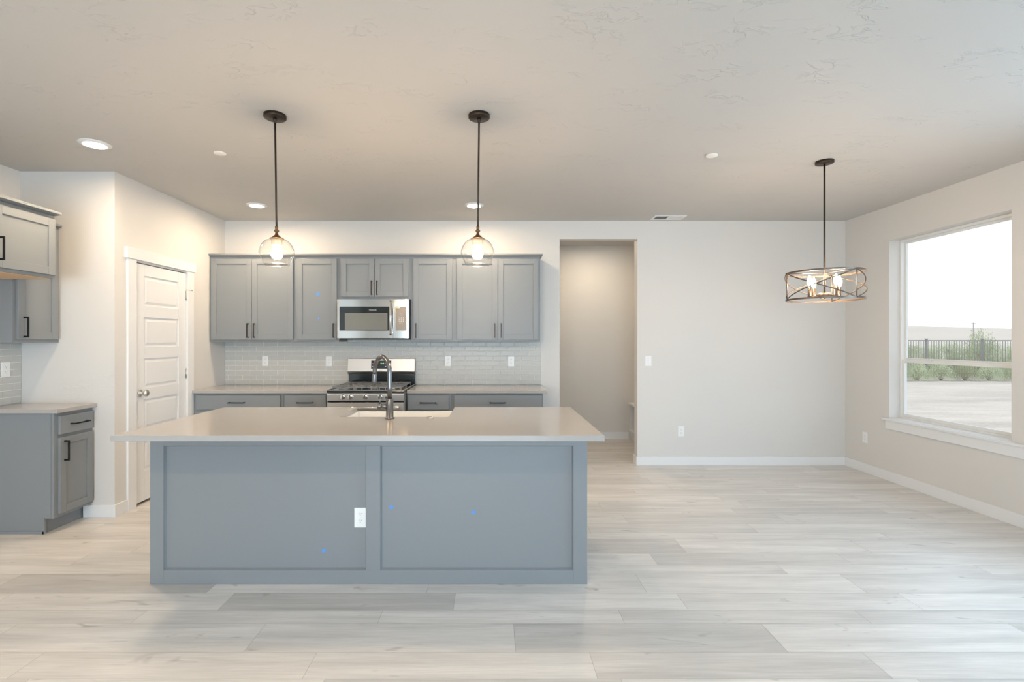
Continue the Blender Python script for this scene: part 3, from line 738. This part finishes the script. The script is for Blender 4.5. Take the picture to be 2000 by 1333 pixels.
B(-MW+.030, MW-.030, mf+.020, -.05, z0-.014, z0-.001).build('vent_base', DARK, mw, bevel=.003)

# ------------------------------------------------------------------ painter's tape dots
def tape(x, z, y, sz, rot, label):
    m = MB(); c, s = math.cos(rot), math.sin(rot)
    pts = [(x+sz*(u*c-v*s), z+sz*(u*s+v*c)) for u, v in ((-1,-.8),(.8,-.9),(1,.6),(.1,.9),(-.9,.7))]
    m.prism(pts, 'y', y-.0008, y-.0001); tag(m.build('painters_tape', TAPE), label, 'tape', 'blue tape bits marking paint flaws')
yp = IY0+.018
s_ = F/yp
def at(px, py, y): return ((px-962)*y/F, H-(py-665)*y/F)
for (px, py, sz, rot, lb) in ((764, 991, .0125, .7, 'bit of blue tape on the island panel just right of the middle stile'), (925, 1001, .0125, -.5, 'bit of blue tape at mid height on the right island panel'), (632.5, 1076, .0125, .1, 'bit of blue tape low on the left island panel')):
    x, z = at(px, py, yp); tape(x, z, yp, sz, rot, lb)
for (px, py, sz, rot, lb) in ((621, 575, .020, 0, 'blue tape strip on the wall cabinet left of the microwave, upper one'), (622.5, 622, .012, .6, 'tiny blue tape bit on the wall cabinet left of the microwave, lower one')):
    x, z = at(px, py, YB-.316); tape(x, z, YB-.316, sz, rot, lb)

# ------------------------------------------------------------------ pendants
def pendant(x, y, lean, label):
    t = thing('pendant_light', label, 'pendant light', (x, y, CZ), 0, 'glass pendants over the island')
    MB().lathe([(0, 0), (.0635, 0), (.0635, -.018), (.061, -.021), (0, -.021)], (0,0,0), 48).build('canopy', BRONZE, t)
    MB().lathe([(0, -.020), (.011, -.020), (.012, -.030), (.0085, -.038), (.0065, -.050), (0, -.050)], (0,0,0), 20).build('swivel', BRONZE, t)
    e = bpy.data.objects.new('drop_assembly', None)
    R_ = Matrix.Rotation(math.atan(lean/.70), 4, 'Y') if lean else Matrix()
    R_ = Matrix.Translation((0,0,-.035)) @ R_.inverted()
    def put(mb, nm, mat, par=t):
        ob = mb.build(nm, mat, par)
        if par is t: ob.matrix_local = R_
        return ob
    put(MB().cyl((0,0,0), (0,0,-.635), .0056, 14), 'rod', BRONZE)
    cap = MB().lathe([(0,-.628), (.009,-.628), (.009,-.642), (.006,-.645), (.0105,-.6475), (.0135,-.652), (.0140,-.6555), (.0130,-.659), (.0105,-.6625), (.006,-.665), (.008,-.667), (.009,-.676), (.014,-.681), (.030,-.695), (.042,-.7005), (.0415,-.7025), (0,-.7025)], (0,0,0), 32)
    put(cap, 'cap', BRASSB)
    so = put(MB().lathe([(0,-.7028), (.034,-.7028), (.031,-.712), (.030,-.740), (.029,-.742), (0,-.742)], (0,0,0), 28), 'socket', SOCKW)
    # shade: thin double wall
    out = [(.0415,-.704), (.060,-.712), (.078,-.728), (.090,-.748), (.0985,-.770), (.1005,-.784), (.098,-.797), (.090,-.816), (.080,-.838), (.0725,-.853), (.070,-.8565)]
    sm = []                                      # Catmull-Rom through the outline points
    for i in range(len(out)-1):
        p0, p1, p2, p3 = out[max(i-1,0)], out[i], out[i+1], out[min(i+2, len(out)-1)]
        for k in range(4):
            u = k/4; sm.append(tuple(.5*((2*p1[c])+(-p0[c]+p2[c])*u+(2*p0[c]-5*p1[c]+4*p2[c]-p3[c])*u*u+(-p0[c]+3*p1[c]-3*p2[c]+p3[c])*u**3) for c in (0, 1)))
    out = sm + [out[-1]]
    inn = [(r_-.0024, z_+.0004) for r_, z_ in reversed(out)]
    put(MB().lathe(out+inn, (0,0,0), 96, closed=True), 'glass_shade', SHADE)
    put(MB().lathe([(.0688+.0020*math.cos(a*PI/5), -.8570+.0020*math.sin(a*PI/5)) for a in range(10)], (0,0,0), 96, closed=True), 'glass_rim', RIMG)
    put(MB().lathe([(0,-.742), (.0145,-.742), (.0155,-.756), (.0235,-.766), (.0305,-.780), (.0325,-.793), (.0305,-.806), (.023,-.817), (.012,-.8235), (0,-.825)], (0,0,0), 28), 'bulb', BULB)
    return t
pendant(-1.293, 2.952, .010, 'clear glass pendant with dark rod hanging over the left half of the island')
pendant(-.080, 2.952, -.008, 'clear glass pendant with dark rod hanging over the right half of the island')

# ------------------------------------------------------------------ drum chandelier
ch = thing('drum_chandelier', 'open bronze drum chandelier with four candle bulbs near the window', 'chandelier', (2.483, 3.715, 0))
MB().lathe([(0, CZ), (.0615, CZ), (.0615, CZ-.017), (.059, CZ-.020), (0, CZ-.020)], (0,0,0), 48).build('canopy', BRONZE, ch)
for a in (.9, .9+PI): MB().lathe([(0, -.020), (.005, -.020), (.005, -.027), (0, -.029)], (.032*math.cos(a), .032*math.sin(a), CZ), 12).build('canopy_screw', BRONZE, ch)
MB().cyl((0,0,CZ-.02), (0,0,1.735), .0066, 16).build('stem', BRONZE, ch)
ZT, ZB, RR = 1.909, 1.708, .250
for z in (ZT, ZB):
    MB().lathe([(RR-.0022, z-.0065), (RR+.0022, z-.0065), (RR+.0022, z+.0065), (RR-.0022, z+.0065)], (0,0,0), 96, closed=True, smooth=False).build('ring', GREYBR, ch)
angs = [math.radians(a) for a in (-75, 45, 165)]
for a in angs:
    MB().cyl((RR*math.cos(a), RR*math.sin(a), ZB), (RR*math.cos(a), RR*math.sin(a), ZT), .0042, 10).build('upright', GREYBR, ch)
    for sgn in (1, -1):
        p = []
        for i in range(33):
            u = i/32; th = a + u*2*PI/3; z = ZB+(ZT-ZB)*(u if sgn > 0 else 1-u); r_ = RR+(.004*sgn)
            p.append((r_*math.cos(th), r_*math.sin(th), z))
        MB().tube(p, .0040, 8).build('cross_band', GREYBR, ch)
p3 = MB()
for a in angs: p3.tube([(0,0,ZT-.004), (RR*math.cos(a), RR*math.sin(a), ZT-.002)], .0032, 8)
p3.build('spoke', GREYBR, ch)
MB().lathe([(0, 1.757), (.030, 1.757), (.042, 1.753), (.042, 1.733), (.038, 1.728), (.010, 1.726), (.006, 1.714), (0, 1.712)], (0,0,0), 32).build('hub', GREYBR, ch)
for d in (3, 93, 183, 273):
    a = math.radians(d); c, s = math.cos(a), math.sin(a)
    m = MB(); m.tube([(.038*c, .038*s, 1.742), (.075*c, .075*s, 1.737), (.116*c, .116*s, 1.736)], .0045, 10); m.build('arm', GREYBR, ch)
    cs_ = MB().lathe([(0, 1.728), (.012, 1.728), (.0135, 1.732), (.0115, 1.735), (.0115, 1.806), (0, 1.806)], (.116*c, .116*s, 0), 20).build('candle_sleeve', GREYBR, ch)
    MB().lathe([(0, 1.806), (.0065, 1.806), (.011, 1.815), (.0165, 1.834), (.0155, 1.850), (.009, 1.872), (.004, 1.884), (0, 1.888)], (.116*c, .116*s, 0), 20).build('candle_bulb', CANDLE, ch)

# ------------------------------------------------------------------ ceiling fittings
def downlight(x, y, label):
    t = thing('recessed_downlight', label, 'downlight', (x, y, CZ), 0, 'lit recessed ceiling downlights')
    MB().lathe([(.096, -.0005), (.096, -.003), (.090, -.0065), (.074, -.0120), (.068, -.0130), (.0655, -.0110), (.0655, -.0005)], (0,0,0), 48, closed=True).build('trim_ring', TRIM, t)
    MB().lathe([(0, -.0106), (.040, -.0104), (.0655, -.0090), (.0655, -.002), (0, -.002)], (0,0,0), 40).build('lens', LENS, t)
    return t
dl = downlight(-2.710, 3.385, 'lit round ceiling downlight nearest the left wall cabinets')
for x, y, lb in ((-2.335, 4.92, 'lit ceiling downlight above the left end of the back counter'), (-.183, 4.92, 'lit ceiling downlight above the right part of the back counter'),
                 (1.35, 6.35, 'lit ceiling downlight in the hall behind the doorway'), (-1.9, .5, 'lit ceiling downlight over the near left part of the room'), (-.4, .4, 'lit ceiling downlight over the near middle of the room')):
    c = copy_tree(dl); c.location = (x, y, CZ); c['label'] = lb
    if y > 6:
        ln = [k for k in bpy.data.objects if k.parent == c and k.name.startswith('lens')][0]; ln.data = ln.data.copy(); ln.data.materials[0] = glow('lit_hall_lens', (1, .79, .56), 190)
for x, y, lb in ((-1.948, 3.55, 'small round white cover plate on the ceiling between the left downlight and the pendant'), (1.585, 3.59, 'small round white cover plate on the ceiling left of the chandelier')):
    tag(MB().lathe([(0, 0), (.040, 0), (.0405, -.004), (.0415, -.0075), (.038, -.0092), (0, -.0095)], (x, y, CZ), 40).build('sprinkler_cover', SPRK), lb, 'cover plate', 'round ceiling cover plates')
# supply vent
vt = thing('ceiling_vent', 'white slotted air vent in the ceiling above the doorway', 'vent', (1.915, 5.42, CZ))
vw, vd = .172, .088
m = MB(); m.box(-vw, vw, -vd, -vd+.022, -.006, 0); m.box(-vw, vw, vd-.022, vd, -.006, 0); m.box(-vw, -vw+.024, -vd+.022, vd-.022, -.006, 0); m.box(vw-.024, vw, -vd+.022, vd-.022, -.006, 0)
m.box(-.007, .007, -vd+.022, vd-.022, -.006, 0)
m.build('vent_frame', TRIM, vt, bevel=.001)
B(-vw+.02, vw-.02, -vd+.02, vd-.02, -.0008, -.0002).build('duct', DARK, vt)
m = MB()
for i in range(13):
    for s in (-1, 1):
        xx = s*(.014+i*.0108); e = .0052
        m.prism([(xx-e*1, -.0010), (xx-e*1+.0012, -.0010), (xx+e*.9+.0012, -.0065), (xx+e*.9, -.0065)] if s > 0 else [(xx+e*1.3, -.0010), (xx+e*1.3+.0008, -.0010), (xx-e*.7+.0008, -.0062), (xx-e*.7, -.0062)], 'y', -vd+.023, vd-.023)
m.build('louvers', TRIM, vt)

# ------------------------------------------------------------------ hall bench
bn = thing('hall_bench', 'white built-in hall bench partly hidden behind the right door jamb', 'bench', (0,0,0))
bx0, bx1, by0, by1 = 1.945, 2.348, 5.95, YH-.002
B(bx0-.018, bx1, by0, by1, .492, .520).build('bench_top', TRIM, bn, bevel=.002)
for y in (by0+.01, 6.48, by1-.020): B(bx0, bx1, y, y+.018, .138, .492).build('divider', TRIM, bn, bevel=.001)
B(bx0-.008, bx1, by0, by1, .115, .138).build('shelf', TRIM, bn, bevel=.001)
B(bx0+.012, bx1, by0+.01, by1, .0, .115).build('plinth', TRIM, bn, bevel=.001)
B(bx1-.012, bx1-.001, by0+.01, by1, .138, .492).build('bench_back', TRIM, bn)

# ------------------------------------------------------------------ outside
GZ = -.27
def dirt():
    m_, t_, b_ = newmat('dry_dirt'); N = t_.nodes.new; L = t_.links.new
    tc_ = N('ShaderNodeTexCoord'); a = N('ShaderNodeTexNoise'); a.inputs['Scale'].default_value = .6; a.inputs['Detail'].default_value = 8; a.inputs['Roughness'].default_value = .65
    mp = N('ShaderNodeMapping'); mp.inputs['Scale'].default_value = (.35, 1.6, 1); L(tc_.outputs['Object'], mp.inputs[0]); L(mp.outputs[0], a.inputs['Vector'])
    g = N('ShaderNodeTexNoise'); g.inputs['Scale'].default_value = 14; g.inputs['Detail'].default_value = 6; L(tc_.outputs['Object'], g.inputs['Vector'])
    r_ = N('ShaderNodeValToRGB'); r_.color_ramp.elements[0].position = .35; r_.color_ramp.elements[0].color = (.33, .28, .235, 1)
    r_.color_ramp.elements[1].position = .65; r_.color_ramp.elements[1].color = (.53, .455, .385, 1)
    ad = N('ShaderNodeMath'); ad.operation = 'MULTIPLY_ADD'; ad.inputs[1].default_value = .30; L(g.outputs['Fac'], ad.inputs[0])
    s_ = N('ShaderNodeMath'); s_.operation = 'MULTIPLY'; s_.inputs[1].default_value = .72; L(a.outputs['Fac'], s_.inputs[0]); L(s_.outputs[0], ad.inputs[2])
    L(ad.outputs[0], r_.inputs[0]); L(r_.outputs[0], b_.inputs['Base Color']); b_.inputs['Roughness'].default_value = .95
    bp = N('ShaderNodeBump'); bp.inputs['Strength'].default_value = .6; bp.inputs['Distance'].default_value = .03; L(g.outputs['Fac'], bp.inputs['Height']); L(bp.outputs[0], b_.inputs['Normal'])
    return m_
DIRT = dirt()
gr = MB(); gr.box(-40, 300, -60, 500, GZ-.3, GZ); go = gr.build('dirt_yard', DIRT); tag(go, 'pale bare dirt yard outside the window', 'ground'); go['kind'] = 'structure'
HILL = pm('dry_grass_hill', (.44, .375, .315), .95, noise=(.02, .12))
def hill():
    bm = bmesh.new(); nx, ny = 70, 14; g = []
    for j in range(ny):
        row = []
        for i in range(nx):
            x = 60+i*14; y = 330+j*16; u = j/(ny-1)
            top = 17+3.5*math.sin(i*.11+.9)+1.4*math.sin(i*.29)
            z = GZ + top*math.sin(min(1, u*1.05)*PI/2)**1.4 + .8*math.sin(i*.8+j*1.3)*u*(1-u)*2
            row.append(bm.verts.new((x, y, z)))
        g.append(row)
    for j in range(ny-1):
        for i in range(nx-1):
            f = bm.faces.new((g[j][i], g[j][i+1], g[j+1][i+1], g[j+1][i])); f.smooth = True
    bv = [bm.verts.new((v.co.x, v.co.y+60, GZ)) for v in g[-1]]
    for i in range(nx-1): bm.faces.new((g[-1][i], g[-1][i+1], bv[i+1], bv[i]))
    me = bpy.data.meshes.new('distant_hills'); bm.to_mesh(me); bm.free(); me.materials.append(HILL)
    ob = bpy.data.objects.new('distant_hills', me); C.objects.link(ob); tag(ob, 'pale dry rolling hills on the horizon outside the window', 'hill'); ob['kind'] = 'structure'
hill()
FENCE = pm('dark_fence_metal', (.24, .23, .22), .5, .2)
FYY = 21.5; fn = thing('metal_fence', 'dark metal picket fence across the yard outside the window', 'fence', (0, FYY, GZ))
fp = []; x = (1809-962)*FYY/F - 2.43*3
post_xs = [x+2.43*i for i in range(9)]
post_me = None
for i, x in enumerate(post_xs):
    m = MB(); m.box(x-.038, x+.038, -.038, .038, 0, 1.72); m.box(x-.044, x+.044, -.044, .044, 1.72, 1.745); m.build('post', FENCE, fn)
    if i < len(post_xs)-1:
        m = MB(); a, b = x+.04, post_xs[i+1]-.04
        for zz in (1.66, .22): m.box(a, b, -.014, .014, zz-.018, zz+.018)
        for k in range(1, 22):
            xx = x + 2.43*k/22; m.box(xx-.010, xx+.010, -.008, .008, .08, 1.64)
        m.build('picket_panel', FENCE, fn)
# shrubs
LEAF = pm('pale_sage_leaf', (.50, .54, .34), .8, noise=(3, .25)); STEM = pm('dry_stem', (.35, .30, .22), .9)
def shrub_mesh(seed, n=4200):
    rnd = random.Random(seed); bm = bmesh.new()
    stems = []
    for i in range(46):
        a = rnd.uniform(0, 2*PI); sp_ = rnd.uniform(.05, .62); hh = rnd.uniform(.55, 1.0)*(1-.35*sp_)
        stems.append((a, sp_, hh))
        p0 = Vector((.05*math.cos(a), .05*math.sin(a), 0)); p1 = Vector((sp_*math.cos(a), sp_*math.sin(a), hh))
        d = Vector((.006, 0, 0)); vs = [bm.verts.new(q) for q in (p0-d, p0+d, p1+d*.4, p1-d*.4)]; f = bm.faces.new(vs); f.material_index = 1
        d = Vector((0, .006, 0)); vs = [bm.verts.new(q) for q in (p0-d, p0+d, p1+d*.4, p1-d*.4)]; f = bm.faces.new(vs); f.material_index = 1
    for i in range(n):
        a = rnd.uniform(0, 2*PI); rr_ = .66*math.sqrt(rnd.random()); lob = 1+.13*math.sin(3*a+seed)+.08*math.sin(7*a)
        top = .92*lob*(1-.55*(rr_/.68)**2); u = rnd.random()**.75
        c = Vector((rr_*lob*math.cos(a), rr_*lob*math.sin(a), max(.01, top*u+rnd.gauss(0, .035))))
        if rnd.random() < .12: a_, s2, h2 = rnd.choice(stems); u2 = rnd.uniform(.7, 1.06); c = Vector((s2*u2*math.cos(a_), s2*u2*math.sin(a_), h2*u2*1.08))
        q = Vector((rnd.gauss(0,1), rnd.gauss(0,1), rnd.gauss(.6,1))).normalized(); r_ = q.orthogonal().normalized()
        l, w_ = rnd.uniform(.03, .065), rnd.uniform(.007, .015)
        f = bm.faces.new([bm.verts.new(v) for v in (c, c+q*l*.5+r_*w_, c+q*l, c+q*l*.5-r_*w_)])
    me = bpy.data.meshes.new('shrub'); bm.to_mesh(me); bm.free(); me.materials.append(LEAF); me.materials.append(STEM); return me
SM = [shrub_mesh(s) for s in (1, 2, 3)]
rs = random.Random(5)
def shrub(x, y, sx, sz, label, grp):
    ob = bpy.data.objects.new('shrub', rs.choice(SM)); C.objects.link(ob); ob.location = (x, y, GZ); ob.scale = (sx, sx, sz); ob.rotation_euler = (0, 0, rs.uniform(0, 6.28))
    tag(ob, label, 'shrub', grp)
for i in range(11):
    if not 20.9 < 14.8+i < 23.2: shrub(14.8+i, 22.55, rs.uniform(.62, .68), rs.uniform(1.15, 1.5), 'pale sage green shrub growing just behind the metal fence', 'shrubs behind the fence')
for i in range(11): shrub(15.3+i, 23.9, rs.uniform(.62, .70), rs.uniform(1.25, 1.6), 'pale sage green shrub in the second row behind the metal fence', 'second row of shrubs behind the fence')
for i in range(9): shrub(16.6+i, 20.6, rs.uniform(.60, .66), rs.uniform(.72, 1.0)+max(0, i-4)*.10, 'pale sage green shrub growing in front of the metal fence', 'shrubs in front of the fence')
shrub(22.2, 22.6, .95, 2.15, 'tallest pale green shrub rising above the fence at the right edge of the window', None)
for i in range(16): shrub(32+i*4.6, 60, rs.uniform(2.6, 2.9), rs.uniform(1.2, 1.6), 'distant low green brush line beyond the fence', 'distant brush beyond the fence')
pl = MB(); PX, PY = (1901.5-962)*150/F, 150
pl.cyl((PX, PY, GZ), (PX, PY, H+(665-630.5)*150/F), .22, 10, r1=.16); pl.box(PX-.7, PX+.7, PY-.08, PY+.08, 6.35, 6.5)
tag(pl.build('utility_pole', pm('weathered_pole_wood', (.36, .32, .30), .9)), 'lone wooden utility pole far off before the hills', 'utility pole')
